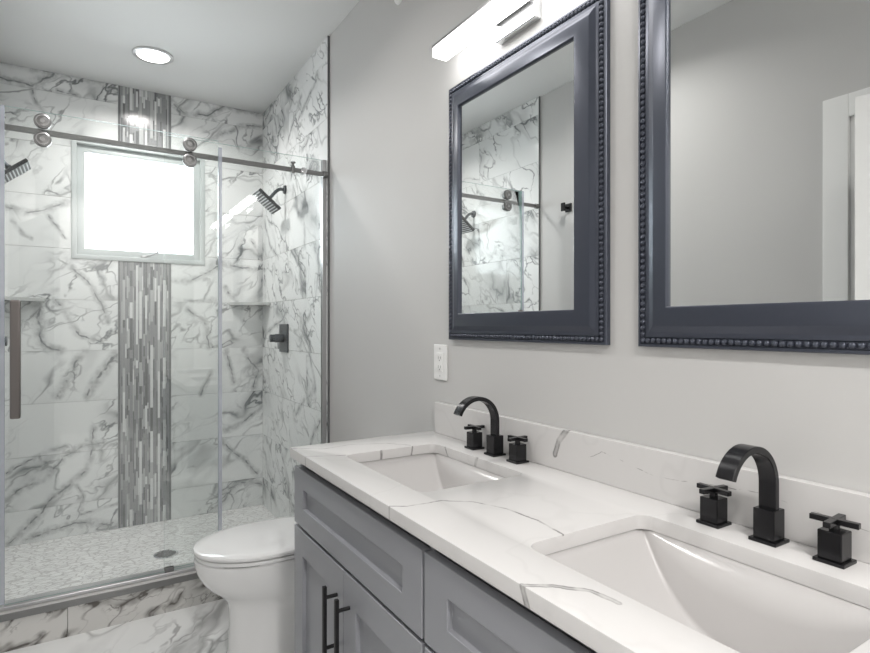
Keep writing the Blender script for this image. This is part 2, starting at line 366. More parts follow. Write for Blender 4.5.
# ------------------------------------------------------------------ room shell
struct('floor', box(XL - 0.12, 0.12, YN - 0.12, YB + 0.12, -0.12, -0.008), M_grout)
bm = bmesh.new(); k = 0
y = YN
while y < 2.71:
    y1 = min(y + 0.61, 2.72); x = XL - (0.30 if k % 2 else 0.0)
    # narrow tile row laid along the curb
    while x < 0:
        x0 = max(x, XL); x1 = min(x + 1.22, 0.0)
        t = bmesh.new(); add_box(t, x0 + 0.0008, x1 - 0.0008, y + 0.0008, y1 - 0.0008, -0.008, 0.0)
        uv_planar(t, (0, 1), (random.uniform(0, 30), random.uniform(0, 30))); merge(bm, t); x += 1.22
    y += 0.61; k += 1
obj('floor_tiles', bm, M_floor, bpy.data.objects['floor'])
struct('floor_shower', box(XL, 0, 2.80, YB, -0.02, 0.0), M_pebble)
struct('ceiling', box(XL - 0.12, 0.12, YN - 0.12, YB + 0.12, H_CEIL, H_CEIL + 0.1), M_ceil)
wr = struct('wall_right', box(0, 0.12, YN - 0.12, YB + 0.12, -0.1, H_CEIL), M_wall)
struct('wall_near', box(XL - 0.12, 0.12, YN - 0.12, YN, -0.1, H_CEIL), M_wall)
bm = bmesh.new()
DY0, DY1, DH = 0.13, 0.998, 2.064
add_box(bm, XL - 0.12, XL, YN - 0.12, DY0, -0.1, H_CEIL); add_box(bm, XL - 0.12, XL, DY1, YB + 0.12, -0.1, H_CEIL); add_box(bm, XL - 0.12, XL, DY0, DY1, DH, H_CEIL)
wl = struct('wall_left', bm, M_wall)
struct('wall_hall', box(XL - 0.95, XL - 0.85, -1.0, 2.2, -0.1, H_CEIL), M_wall)
struct('floor_hall', box(XL - 0.86, XL - 0.12, -1.0, 2.2, -0.1, -0.008), M_floor)
struct('ceiling_hall', box(XL - 0.86, XL - 0.12, -1.0, 2.2, H_CEIL - 0.2, H_CEIL), M_ceil)
struct('wall_hall_end', box(XL - 0.86, XL - 0.12, 2.2, 2.3, -0.1, H_CEIL), M_wall)
struct('wall_hall_start', box(XL - 0.86, XL - 0.12, -1.1, -1.0, -0.1, H_CEIL), M_wall)
# back wall with the window opening
WX0, WX1, WZ0, WZ1 = -1.139, -0.393, 1.662, 2.382
bm = bmesh.new(); y0, y1 = YB + 0.012, YB + 0.16
add_box(bm, XL - 0.12, WX0, y0, y1, -0.1, H_CEIL); add_box(bm, WX1, 0.12, y0, y1, -0.1, H_CEIL)
add_box(bm, WX0, WX1, y0, y1, -0.1, WZ0); add_box(bm, WX0, WX1, y0, y1, WZ1, H_CEIL)
wb = struct('wall_back', bm, M_grout)

def tile_panel(veins, axis, depth, cuts_a, cuts_z, keep, mats):
    """rectangular tiles between grout cuts; axis 'x' (wall faces y) or 'y' (wall faces x)"""
    bm = bmesh.new(); g = 0.0009
    for zi, (z0, z1) in enumerate(zip(cuts_z, cuts_z[1:])):
        ca = cuts_a[zi % len(cuts_a)]
        for a0, a1 in zip(ca, ca[1:]):
            shift = (random.uniform(0, 40), random.uniform(0, 40))
            for (p0, p1, q0, q1) in keep(a0, a1, z0, z1):
                t = bmesh.new()
                e0, e1, f0, f1 = (g if p0 == a0 else 0), (g if p1 == a1 else 0), (g if q0 == z0 else 0), (g if q1 == z1 else 0)
                if axis == 'x': add_box(t, p0 + e0, p1 - e1, depth, depth + 0.0105, q0 + f0, q1 - f1); ax = (0, 2)
                else: add_box(t, min(depth), max(depth), p0 + e0, p1 - e1, q0 + f0, q1 - f1); ax = (1, 2)
                uv_planar(t, ax, shift)
                m = veined_tile(veins, ax[0], a0, a1, z0, z1, 'marble_wall_tile')
                if m not in mats: mats.append(m)
                for f in t.faces: f.material_index = mats.index(m)
                merge(bm, t)
    return bm
CZ = [0.0] + [0.193 + 0.305*i for i in range(9)] + [H_CEIL]
def keep_back(a0, a1, z0, z1):
    out = [(a0, a1, z0, z1)]
    if a1 > WX0 + 0.001 and a0 < WX1 - 0.001 and z1 > WZ0 and z0 < WZ1:
        out = []
        if a0 < WX0: out.append((a0, WX0, z0, z1))
        if a1 > WX1: out.append((WX1, a1, z0, z1))
        if z0 < WZ0: out.append((max(a0, WX0), min(a1, WX1), z0, WZ0))
        if z1 > WZ1: out.append((max(a0, WX0), min(a1, WX1), WZ1, z1))
    return out
MX0, MX1 = -0.897, -0.597
mm = []; obj('tile_cladding', tile_panel(BACK_VEINS, 'x', YB, [[XL, MX0]], CZ, keep_back, mm), mm, wb)
mm = []; obj('tile_cladding', tile_panel(BACK_VEINS, 'x', YB, [[MX1, 0.0]], CZ, keep_back, mm), mm, wb)
ident = lambda a0, a1, z0, z1: [(a0, a1, z0, z1)]
CY = [[YT, 3.40, YB], [YT, 3.08, 3.69, YB]]
mm = []; obj('tile_cladding', tile_panel(RIGHT_VEINS, 'y', (-TT, 0.0), CY, CZ, ident, mm), mm, wr)
mm = []; obj('tile_cladding', tile_panel([], 'y', (XL, XL + TT), CY, CZ, ident, mm), mm, wl)
M_trimdark = material('dark_tile_edge', (0.16, 0.165, 0.165), 0.4, 0.5)
obj('tile_edge_trim', box(-TT - 0.001, 0.0, YT - 0.005, YT - 0.0002, 0.149, H_CEIL), M_trimdark, wr)
obj('tile_edge_trim', box(XL, XL + TT + 0.001, YT - 0.005, YT - 0.0002, 0.149, H_CEIL), M_trimdark, wl)
# mosaic strip of glass and stone sticks up the back wall
MOS = [material('mosaic_white_stone', (0.72, 0.73, 0.725), 0.25), material('mosaic_light_grey', (0.50, 0.51, 0.51), 0.2),
       material('mosaic_mid_grey', (0.33, 0.335, 0.34), 0.15), material('mosaic_dark_grey', (0.20, 0.205, 0.21), 0.12), material('mosaic_grout', (0.40, 0.41, 0.41), 0.8)]
bm = bmesh.new()
rm = random.Random(3)
def mosaic(z0, z1):
    add_box(bm, MX0 + 0.001, MX1 - 0.001, YB + 0.004, YB + 0.0105, z0, z1, mi=4)
    x = MX0 + 0.002; i = 0
    cols = [0.009, 0.005, 0.007] + [0.013, 0.007, 0.009, 0.006, 0.016, 0.007, 0.009, 0.011, 0.006, 0.014, 0.007, 0.009, 0.012, 0.006, 0.009, 0.015, 0.007, 0.011, 0.006, 0.013, 0.008, 0.007, 0.015, 0.007] + [0.007, 0.005, 0.009]
    s = (MX1 - MX0 - 0.003)/sum(cols)
    for i, w in enumerate(cols):
        w *= s; z = z0 - rm.uniform(0, 0.1); edge = i in (0, 1, len(cols) - 1, len(cols) - 2)
        while z < z1:
            ln = rm.uniform(0.22, 0.30) if edge else (rm.choice([0.05, 0.10, 0.15, 0.15, 0.20]) if w > 0.0115 else rm.uniform(0.035, 0.13))
            r = rm.random()
            if edge: mi = 3 if i in (0, len(cols) - 1) else 2
            elif w > 0.0115: mi = 0 if r < 0.27 else 1 if r < 0.42 else 2 if r < 0.8 else 3
            else: mi = 0 if r < 0.04 else 1 if r < 0.30 else 2 if r < 0.72 else 3
            a, b = max(z, z0), min(z + ln, z1)
            if b - a > 0.004: add_box(bm, x + 0.0007, x + w - 0.0007, YB - 0.0005 + rm.uniform(0, 0.002), YB + 0.006, a + 0.0007, b - 0.0007, mi=mi)
            z += ln
        x += w
mosaic(0.0, WZ0 - 0.002); mosaic(WZ1 + 0.002, H_CEIL)
obj('mosaic_strip', bm, MOS, wb)

# curb in front of the shower
cb = bmesh.new(); x = XL
for w in (0.37, 0.61, 0.52):
    t = bmesh.new(); add_box(t, x + 0.001, min(x + w, 0.0) - 0.001, 2.712, 2.832, 0.0, 0.124)
    uv_planar(t, (0, 2), (random.uniform(0, 20), random.uniform(0, 20))); merge(cb, t); x += w
curb = struct('trim_1', cb, M_curb)
obj('curb_cap', box(XL, 0.0, 2.707, 2.842, 0.124, 0.149, 0.002), M_sill, curb)
obj('curb_edge_shade', box(XL, 0.0, 2.703, 2.7068, 0.122, 0.149, 0.001), M_steel, curb)  # dark strip added to paint the shade on the cap's front edge
# baseboards
def basebd(name, x0, x1, y0, y1):
    struct(name, box(x0, x1, y0, y1, 0.0, 0.13, 0.004), M_white)
basebd('baseboard_right', -0.014, 0.0, 1.73, 2.704)
basebd('baseboard_left', XL, XL + 0.014, DY1 + 0.095, 2.704)
basebd('baseboard_left_2', XL, XL + 0.014, YN + 0.014, DY0 - 0.095)
basebd('baseboard_near', XL, 0.0, YN, YN + 0.014)

# ------------------------------------------------------------------ window
def rect_frame(bm, x0, x1, z0, z1, w, y0, y1, bev=0.003):
    t = bmesh.new()
    sec = [(0, y1), (0, y0), (w, y0), (w, y1)]
    cor = [(x0, z0, 1, 1), (x1, z0, -1, 1), (x1, z1, -1, -1), (x0, z1, 1, -1)]
    loops = [[Vector((cx + sx*d, yy, cz + sz*d)) for d, yy in sec] for cx, cz, sx, sz in cor]
    loft(t, loops + [loops[0]], True, False, False); bmesh.ops.remove_doubles(t, verts=t.verts, dist=1e-5)
    if bev: bmesh.ops.bevel(t, geom=[e for e in t.edges if e.calc_face_angle(0) > 0.5], offset=bev, segments=2, affect='EDGES', profile=0.5)
    merge(bm, t)
bm = bmesh.new(); rect_frame(bm, WX0 - 0.002, WX1 + 0.002, WZ0 - 0.002, WZ1 + 0.002, 0.028, YB - 0.006, YB + 0.15)
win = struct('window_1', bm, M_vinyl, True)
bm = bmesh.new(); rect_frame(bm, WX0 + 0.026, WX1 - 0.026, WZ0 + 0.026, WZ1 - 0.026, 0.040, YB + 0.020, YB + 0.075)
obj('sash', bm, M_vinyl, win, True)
obj('pane', box(WX0 + 0.064, WX1 - 0.064, YB + 0.045, YB + 0.051, WZ0 + 0.064, WZ1 - 0.064), M_pane, win)
bm = bmesh.new()
add_box(bm, -0.745, -0.700, YB - 0.004, YB + 0.018, WZ0 + 0.026, WZ0 + 0.040, 0.004)
sweep(bm, [Vector((-0.725, YB + 0.004, WZ0 + 0.036)), Vector((-0.69, YB - 0.012, WZ0 + 0.042)), Vector((-0.655, YB - 0.020, WZ0 + 0.060)), Vector((-0.648, YB - 0.022, WZ0 + 0.078))], circle_prof(0.005, 8))
bmesh.ops.translate(bm, vec=(-0.025, 0, 0), verts=bm.verts)
obj('crank_handle', bm, M_alu, win, True)

# ------------------------------------------------------------------ door on the left wall (seen in the mirror)
bm = bmesh.new(); cw = 0.09
add_box(bm, XL, XL + 0.018, DY1, DY1 + cw, 0.0, DH + cw, 0.003); add_box(bm, XL, XL + 0.018, DY0 - cw, DY0, 0.0, DH + cw, 0.003)
add_box(bm, XL, XL + 0.018, DY0, DY1, DH, DH + cw, 0.003)
door = struct('door_1', bm, M_white, False)
bm = bmesh.new()
add_box(bm, XL - 0.12, XL, DY1 - 0.018, DY1, 0.0, DH); add_box(bm, XL - 0.12, XL, DY0, DY0 + 0.018, 0.0, DH); add_box(bm, XL - 0.12, XL, DY0 + 0.018, DY1 - 0.018, DH - 0.018, DH)
obj('jamb', bm, M_white, door)
ang = math.radians(19); t = bmesh.new(); dl = 0.775
add_box(t, 0.0, 0.034, 0.0, dl, 0.012, DH - 0.024, 0.002)
for z0, z1 in ((0.22, 0.95), (1.07, 1.90)):
    add_box(t, 0.034, 0.037, 0.12, dl - 0.12, z0, z1, 0.001); add_box(t, 0.034, 0.042, 0.145, dl - 0.145, z0 + 0.025, z1 - 0.025, 0.004)
leaf = bmesh.new(); MD = Matrix.Translation((XL - 0.002, DY0 + 0.022, 0)) @ Matrix.Rotation(-ang, 4, 'Z'); merge(leaf, t, MD)
lf = obj('door_leaf', leaf, M_white, door)
t = bmesh.new(); add_cyl(t, (0.034, dl - 0.07, 0.95), (0.044, dl - 0.07, 0.95), 0.03); add_cyl(t, (0.044, dl - 0.07, 0.95), (0.08, dl - 0.07, 0.95), 0.012); add_cyl(t, (0.075, dl - 0.08, 0.95), (0.075, dl - 0.18, 0.95), 0.009)
k = bmesh.new(); merge(k, t, MD); obj('door_handle', k, M_blackmatte, lf, True)

# ------------------------------------------------------------------ vanity cabinet
VY0, VY1 = 0.145, 1.705
XF = -0.522      # face of the fronts
MID = 0.924; g = 0.005
cab = thing('vanity_cabinet', 'grey shaker bathroom vanity cabinet under the white double-sink countertop', 'cabinet', (-0.27, (VY0 + VY1)/2, 0))
bm = bmesh.new()
add_box(bm, XF + 0.060, -0.001, VY0 + 0.018, VY1 - 0.018, 0.10, 0.66)
add_box(bm, XF + 0.060, XF + 0.066, VY0 + 0.018, VY1 - 0.018, 0.66, 0.852)
for y in (VY0, VY1 - 0.018): add_box(bm, XF + 0.0215, -0.001, y, y + 0.018, 0.10, 0.852)
add_box(bm, XF + 0.0215, XF + 0.060, MID - 0.009, MID + 0.009, 0.10, 0.852); add_box(bm, XF + 0.0215, XF + 0.060, VY0 + 0.018, VY1 - 0.018, 0.10, 0.118)
obj('body', bm, M_cab, cab)
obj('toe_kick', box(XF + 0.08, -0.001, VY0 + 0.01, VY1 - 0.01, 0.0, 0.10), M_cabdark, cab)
def shaker(y0, y1, z0, z1, st=0.075, sz=0.06):
    bm = bmesh.new(); x0, x1 = XF, XF + 0.020
    t = bmesh.new(); sec = [(0, x1), (0, x0), (1, x0), (1, x0 + 0.012)]
    cor = [(y0, z0, 1, 1), (y1, z0, -1, 1), (y1, z1, -1, -1), (y0, z1, 1, -1)]
    loops = [[Vector((xx, cy + sy*d*st, cz + s*d*sz)) for d, xx in sec] for cy, cz, sy, s in cor]
    R = loft(t, loops + [loops[0]], False, False, False); bmesh.ops.remove_doubles(t, verts=t.verts, dist=1e-5)
    inner = [l[3] for l in loops]; t.faces.new([t.verts.new(p) for p in inner]); t.faces.new([t.verts.new(l[0]) for l in loops])
    bmesh.ops.remove_doubles(t, verts=t.verts, dist=1e-5)
    bmesh.ops.recalc_face_normals(t, faces=t.faces)
    es = [e for e in t.edges if len(e.link_faces) == 2 and e.calc_face_angle(0) > 0.5]
    bmesh.ops.bevel(t, geom=es, offset=0.0012, segments=2, affect='EDGES', profile=0.5)
    merge(bm, t); return bm
def bar_handle(y, z0, z1, par):
    bm = bmesh.new(); xh = XF - 0.034
    add_box(bm, xh - 0.005, xh + 0.005, y - 0.0052, y + 0.0052, z0, z1, 0.0012)
    for z in (z0 + 0.029, z1 - 0.029): add_cyl(bm, (xh + 0.003, y, z), (XF + 0.002, y, z), 0.0048, n=16)
    obj('handle', bm, M_blackmatte, par, False)
for y0, y1 in ((MID + g, VY1 - 0.004), (VY0 + 0.004, MID - g)):
    obj('drawer_front', shaker(y0, y1, 0.655, 0.826, 0.079, 0.057), M_cab, cab)
    ym = (y0 + y1)/2
    d = obj('door', shaker(ym + 0.0015, y1, 0.115, 0.645, 0.075, 0.075), M_cab, cab); bar_handle(ym + 0.040, 0.411, 0.597, d)
    d = obj('door', shaker(y0, ym - 0.0015, 0.115, 0.645, 0.075, 0.075), M_cab, cab); bar_handle(ym - 0.040, 0.411, 0.597, d)

# ------------------------------------------------------------------ countertop, sinks
CT0, CT1, CX0, ZC, ZU = 0.130, 1.716, -0.532, 0.880, 0.852
S1, S2 = 1.310, 0.518                      # sink centres
SHX, SHY, SCX = 0.155, 0.220, -0.274
top = thing('countertop', 'white quartz double vanity countertop with thin grey veins', 'countertop', (-0.27, (CT0 + CT1)/2, ZU))
bm = bmesh.new()
def ring(pts, z):
    vsx = [bm.verts.new((x, y, z)) for x, y in pts]
    return [bm.edges.new((vsx[i], vsx[(i + 1) % len(vsx)])) for i in range(len(vsx))]
E = ring([(CX0, CT0), (-0.001, CT0), (-0.001, CT1), (CX0, CT1)], ZU)
for s in (S1, S2): E += ring(rrect(SCX, s, SHX, SHY, 0.028, 8), ZU)
bmesh.ops.triangle_fill(bm, use_beauty=True, use_dissolve=False, edges=E)
r = bmesh.ops.extrude_face_region(bm, geom=list(bm.faces)); bmesh.ops.translate(bm, vec=(0, 0, ZC - ZU), verts=[v for v in r['geom'] if isinstance(v, bmesh.types.BMVert)])
bmesh.ops.recalc_face_normals(bm, faces=bm.faces)
es = [e for e in bm.edges if len(e.link_faces) == 2 and e.calc_face_angle(0) > 1.0 and all(v.co.z > ZC - 1e-4 for v in e.verts)]
bmesh.ops.bevel(bm, geom=es, offset=0.0016, segments=2, affect='EDGES', profile=0.5)
obj('slab', bm, M_quartz, top)
bpy.data.objects['slab'].data.set_sharp_from_angle(angle=0.6)
bs = obj('backsplash', box(-0.020 + 0.27, -0.001 + 0.27, CT0 - (CT0 + CT1)/2, 1.690 - (CT0 + CT1)/2, ZC - ZU, 0.987 - ZU, 0.0015), M_quartz)
bs.location = top.location; tag(bs, 'white quartz backsplash strip standing on the countertop along the grey wall', 'backsplash')

def sink(s, label):
    o = thing('sink', label, 'sink', (SCX, s, 0.70), 'undermount sinks in the vanity top')
    hx, hy, D = SHX + 0.001, SHY + 0.001, 0.150
    bm = bmesh.new(); loops = []
    N = 40
    for i in range(N + 1):
        v = -1 + 2*i/N; v = math.copysign(abs(v)**0.8, v)
        d = 0.0008 + D*(1 - abs(v)**2.3)
        yy = s + v*hy; L = []
        ins = 0.030*d/D; r = min(0.012, d*0.6)
        x0, x1 = SCX - hx + ins, SCX + hx - ins
        L.append(Vector((SCX - hx, yy, ZU - 0.0005)))
        L.append(Vector((SCX - hx + ins*0.5, yy, ZU - (d - r)*0.5)))
        for k in range(7):
            a = math.pi/2*k/6; L.append(Vector((x0 + r - r*math.cos(a), yy, ZU - d + r - r*math.sin(a))))
        for k in range(1, 6): L.append(Vector((x0 + r + (x1 - x0 - 2*r)*k/6, yy, ZU - d)))
        for k in range(7):
            a = math.pi/2*(1 - k/6); L.append(Vector((x1 - r + r*math.cos(a), yy, ZU - d + r - r*math.sin(a))))
        L.append(Vector((SCX + hx - ins*0.5, yy, ZU - (d - r)*0.5))); L.append(Vector((SCX + hx, yy, ZU - 0.0005)))
        loops.append(L)
    loft(bm, loops, False, False, False)
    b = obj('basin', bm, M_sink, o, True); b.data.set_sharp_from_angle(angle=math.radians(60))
    md = b.modifiers.new('thickness', 'SOLIDIFY'); md.thickness = 0.006; md.offset = 1
    zb = ZU - D - 0.0008
    dr = bmesh.new(); add_cyl(dr, (SCX + 0.02, s, zb - 0.004), (SCX + 0.02, s, zb + 0.004), 0.024, 0.022, 24, 0.001); add_cyl(dr, (SCX + 0.02, s, zb + 0.004), (SCX + 0.02, s, zb + 0.010), 0.016, 0.015, 24, 0.001)
    obj('drain', dr, M_blackmatte, o, True)
    return o
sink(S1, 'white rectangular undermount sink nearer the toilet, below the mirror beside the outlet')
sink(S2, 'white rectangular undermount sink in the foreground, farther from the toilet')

# ------------------------------------------------------------------ faucets
def faucet(yc, label):
    o = thing('faucet', label, 'faucet', (-0.055, yc, ZC), 'widespread black faucets on the vanity')
    X = -0.055
    bm = bmesh.new(); add_box(bm, X - 0.0235, X + 0.0235, yc - 0.0235, yc + 0.0235, ZC, ZC + 0.006, 0.0012); add_box(bm, X - 0.0180, X + 0.0180, yc - 0.0180, yc + 0.0180, ZC + 0.006, ZC + 0.058, 0.0015)
    obj('spout_base', bm, M_black, o)
    R = 0.068; zc = ZC + 0.101; path = [Vector((X, yc, ZC + 0.05)), Vector((X, yc, ZC + 0.08))]
    for k in range(25):
        a = math.radians(158*k/24); path.append(Vector((X - R + R*math.cos(a), yc, zc + R*math.sin(a))))
    w, t, c = 0.0150, 0.0058, 0.0012
    prof = [(-w + c, -t), (w - c, -t), (w, -t + c), (w, t - c), (w - c, t), (-w + c, t), (-w, t - c), (-w, -t + c)]
    bm = bmesh.new(); sweep(bm, path, prof); obj('spout', bm, M_black, o, True)
    for s in (1, -1):
        y = yc + s*0.1015
        bm = bmesh.new(); add_box(bm, X - 0.0225, X + 0.0225, y - 0.0225, y + 0.0225, ZC, ZC + 0.006, 0.0012); add_box(bm, X - 0.0175, X + 0.0175, y - 0.0175, y + 0.0175, ZC + 0.006, ZC + 0.051, 0.0015)
        v = obj('valve_body', bm, M_black, o)
        bm = bmesh.new(); add_cyl(bm, (X, y, ZC + 0.050), (X, y, ZC + 0.064), 0.0075, n=20)
        z = ZC + 0.065; rr = bmesh.new()
        add_box(rr, -0.034, 0.034, -0.0055, 0.0055, -0.0045, 0.0045, 0.001); add_box(rr, -0.0055, 0.0055, -0.034, 0.034, -0.0043, 0.0047, 0.001)
        merge(bm, rr, Matrix.Translation((X, y, z)) @ Matrix.Rotation(math.radians(-6 if s > 0 else 5), 4, 'Z'))
        obj('cross_handle', bm, M_black, v)
    return o
faucet(1.300, 'black arched two-handle faucet at the sink nearer the toilet')
faucet(0.526, 'black arched two-handle faucet at the foreground sink, right side of photo')

# ------------------------------------------------------------------ framed mirrors
def mirror(y0, y1, label):
    z0, z1 = 1.210, 2.064
    o = thing('framed_mirror', label, 'mirror', (0, (y0 + y1)/2, z0), 'dark beaded mirrors over the vanity')
    prof = [(0.000, -0.001), (0.000, -0.013), (0.0015, -0.0150), (0.0065, -0.0160), (0.0080, -0.0125), (0.0205, -0.0125), (0.0220, -0.0165), (0.0235, -0.0170)]
    for k in range(1, 13):
        u = k/12; prof.append((0.0235 + 0.060*u, -0.0150 - 0.0200*(0.5*u + 0.5*math.sin(math.pi/2*u))))
    prof += [(0.0848, -0.0352), (0.0862, -0.0343), (0.0870, -0.0325), (0.0872, -0.008)]
    cor = [(y0, z0, 1, 1), (y1, z0, -1, 1), (y1, z1, -1, -1), (y0, z1, 1, -1)]
    bm = bmesh.new(); loops = [[Vector((x, cy + sy*d, cz + s*d)) for d, x in prof] for cy, cz, sy, s in cor]
    loft(bm, loops + [loops[0]], False, False, False); bmesh.ops.remove_doubles(bm, verts=bm.verts, dist=1e-6)
    f = obj('frame', bm, M_frame, o, True); f.data.set_sharp_from_angle(angle=math.radians(28))
    bm = bmesh.new(); d = 0.0143
    def beads(p, q, n):
        for i in range(n):
            t = bmesh.new(); bmesh.ops.create_uvsphere(t, u_segments=8, v_segments=6, radius=0.0058)
            merge(bm, t, Matrix.Translation(p.lerp(q, i/n)))
    ny, nz = round((y1 - y0 - 2*d)/0.0135), round((z1 - z0 - 2*d)/0.0135)
    c = [Vector((-0.0150, yy, zz)) for yy, zz in ((y0 + d, z0 + d), (y1 - d, z0 + d), (y1 - d, z1 - d), (y0 + d, z1 - d))]
    for i, n in enumerate((ny, nz, ny, nz)): beads(c[i], c[(i + 1) % 4], n)
    obj('bead_trim', bm, M_frame, o, True)
    obj('mirror_glass', box(-0.0265, -0.020, y0 + 0.083, y1 - 0.083, z0 + 0.083, z1 - 0.083), M_mirror, o)
    return o
mirror(0.922, 1.608, 'dark navy beaded-frame mirror nearer the shower, fully in view')
mirror(0.146, 0.832, 'dark navy beaded-frame mirror cut off by the right edge of the photo')

# ------------------------------------------------------------------ vanity lights
def bar_light(yc, label):
    o = thing('vanity_light', label, 'wall light', (0, yc, 2.10), 'bar lights above the mirrors')
    L = 0.318
    obj('back_plate', box(-0.025, -0.0005, yc - 0.088, yc + 0.088, 2.105, 2.215, 0.002), M_chrome, o)
    bm = bmesh.new()
    bm.free()
    for dy in (-0.055, 0.055): obj('screw', cyl((-0.013, yc + dy, 2.1035), (-0.013, yc + dy, 2.1065), 0.004, n=12), M_chrome, o)
    obj('housing', box(-0.106, -0.033, yc - L, yc + L, 2.166, 2.174, 0.001), M_steel, o)
    obj('diffuser', box(-0.104, -0.050, yc - L, yc + L, 2.136, 2.166, 0.003), M_led, o)
    bm = bmesh.new(); add_box(bm, -0.0505, -0.0245, yc - 0.075, yc + 0.075, 2.150, 2.170, 0.001)
    obj('arm', bm, M_steel, o)
    return o
bar_light(1.250, 'chrome bar light with glowing white diffuser above the mirror nearer the shower')
bar_light(0.470, 'chrome bar light over the mirror at right, its glow reflected in shower glass')

# ------------------------------------------------------------------ ceiling lights
for i, (x, y, wt) in enumerate(CANS):
    lab = ['round recessed ceiling light above the shower floor', 'added unseen fill light in the ceiling over the bathroom floor beside the vanity', 'added unseen fill light in the ceiling behind the camera by the door', 'added unseen fill light in the ceiling at the rear of the room'][i]
    o = thing('ceiling_light', lab, 'ceiling light', (x, y, H_CEIL))
    bm = bmesh.new(); P = [(0.103, 0.0), (0.103, -0.005), (0.096, -0.009), (0.086, -0.010), (0.080, -0.005)]
    loft(bm, [[Vector((x + r*math.cos(2*math.pi*k/48), y + r*math.sin(2*math.pi*k/48), H_CEIL + z)) for k in range(48)] for r, z in P], True, False, False)
    obj('trim_ring', bm, M_alu, o, True)
    obj('lens', cyl((x, y, H_CEIL - 0.0055), (x, y, H_CEIL - 0.0005), 0.081, n=48), M_can, o)
    l = bpy.data.lights.new('can_beam', 'AREA'); l.shape = 'DISK'; l.size = 0.16; l.energy = wt; l.color = (1.0, 0.975, 0.95); l.spread = math.radians(150)
    lo = bpy.data.objects.new('can_beam', l); C.objects.link(lo); lo.location = (x, y, H_CEIL - 0.014)

# ------------------------------------------------------------------ outlet, sprinkler, robe hook
o = thing('wall_outlet', 'white outlet cover plate on the grey wall beside the mirror', 'outlet', (0, 1.676, 1.065))
obj('cover_plate', box(-0.006, -0.0003, 1.634, 1.718, 1.066, 1.190, 0.0022), M_plate, o)
obj('receptacle', box(-0.0085, -0.005, 1.659, 1.693, 1.095, 1.161, 0.001), M_plate, o)
bm = bmesh.new()
for z in (1.112, 1.144):
    add_box(bm, -0.0088, -0.008, 1.668, 1.670, z - 0.005, z + 0.005); add_box(bm, -0.0088, -0.008, 1.682, 1.684, z - 0.005, z + 0.005); add_cyl(bm, (-0.0088, 1.676, z - 0.0095), (-0.008, 1.676, z - 0.0095), 0.0025, n=12)
obj('slots', bm, M_slot, o)
for z in (1.080, 1.176): obj('screw', cyl((-0.0075, 1.676, z), (-0.005, 1.676, z), 0.003, n=12), M_alu, o)
o = thing('fire_sprinkler', 'small white sidewall sprinkler high on the grey wall, top edge of photo', 'sprinkler', (0, 1.985, 2.575))
obj('escutcheon', cyl((-0.012, 1.985, 2.575), (-0.0005, 1.985, 2.575), 0.028, 0.032, 28, 0.002), M_plate, o, True)
bm = bmesh.new(); add_cyl(bm, (-0.030, 1.985, 2.575), (-0.011, 1.985, 2.575), 0.010, n=16)
path = [Vector((-0.030 - 0.024*math.sin(a), 1.985, 2.575 + 0.017*math.cos(a))) for a in [math.pi*k/12 for k in range(13)]]
sweep(bm, path, circle_prof(0.003, 8)); add_cyl(bm, (-0.058, 1.985, 2.575), (-0.055, 1.985, 2.575), 0.014, n=16)
obj('sprinkler_head', bm, M_plate, o, True)
o = thing('robe_hook', 'black square robe hook on the left wall, reflected in the mirror', 'hook', (XL, 2.49, 1.95))
obj('hook_plate', box(XL + 0.0005, XL + 0.010, 2.465, 2.515, 1.955, 2.005, 0.002), M_blackmatte, o)
bm = bmesh.new(); add_cyl(bm, (XL + 0.008, 2.49, 1.98), (XL + 0.05, 2.49, 1.98), 0.009); add_box(bm, XL + 0.045, XL + 0.055, 2.475, 2.505, 1.955, 2.005, 0.002)
obj('hook_peg', bm, M_blackmatte, o)

# ------------------------------------------------------------------ shower enclosure
YD, YR, YX = 2.742, 2.757, 2.776           # door glass, rail, fixed glass
GZ0, GZ1 = 0.170, 2.113
M_satin = material('satin_steel', (0.48, 0.48, 0.48), 0.25, 1.0)
def pane(x0, x1, yc, z0, z1):
    bm = bmesh.new(); add_box(bm, x0, x1, yc - 0.004, yc + 0.004, z0, z1)
    for f in bm.faces: f.material_index = 0 if abs(f.normal.y) > 0.9 else 1
    bm.normal_update()
    for f in bm.faces: f.material_index = 0 if abs(f.normal.y) > 0.9 else 1
    return bm
o = thing('shower_door', 'sliding clear glass shower door hung on two rollers, left panel', 'shower door', (-0.937, YD, GZ0))
DX0, DX1 = -1.336, -0.547
obj('glass_panel', pane(DX0, DX1, YD, GZ0, GZ1), [M_glass, M_gedge], o)
obj('edge_seal', box(DX1 + 0.0002, DX1 + 0.016, YD - 0.006, YD + 0.006, GZ0 + 0.004, GZ1 - 0.03), M_seal, o)
obj('edge_seal', box(DX0 - 0.016, DX0 - 0.0002, YD - 0.006, YD + 0.006, GZ0 + 0.004, GZ1), M_seal, o)
for x in (-1.214, -0.670):
    r1 = bmesh.new()
    for z in (2.072, 2.000):
        add_cyl(r1, (x, YD - 0.020, z), (x, YD - 0.004, z), 0.030, n=40, bev=0.003)
        add_cyl(r1, (x, YD + 0.004, z), (x, YR + 0.006, z), 0.020, n=32, bev=0.001)
    rl = obj('roller', r1, M_steel, o, True)
    c1 = bmesh.new()
    for z in (2.072, 2.000):
        t = bmesh.new(); loft(t, [[Vector((x + r*math.cos(2*math.pi*k/32), YD - yy, z + r*math.sin(2*math.pi*k/32))) for k in range(32)] for r, yy in ((0.023, 0.019), (0.023, 0.0225), (0.019, 0.0225), (0.019, 0.0195))], True, False, False); merge(c1, t)
        add_cyl(c1, (x, YD - 0.0235, z), (x, YD - 0.019, z), 0.010, n=6)
    obj('roller_cap', c1, M_satin, rl, True)
h = bmesh.new(); hx = -1.300
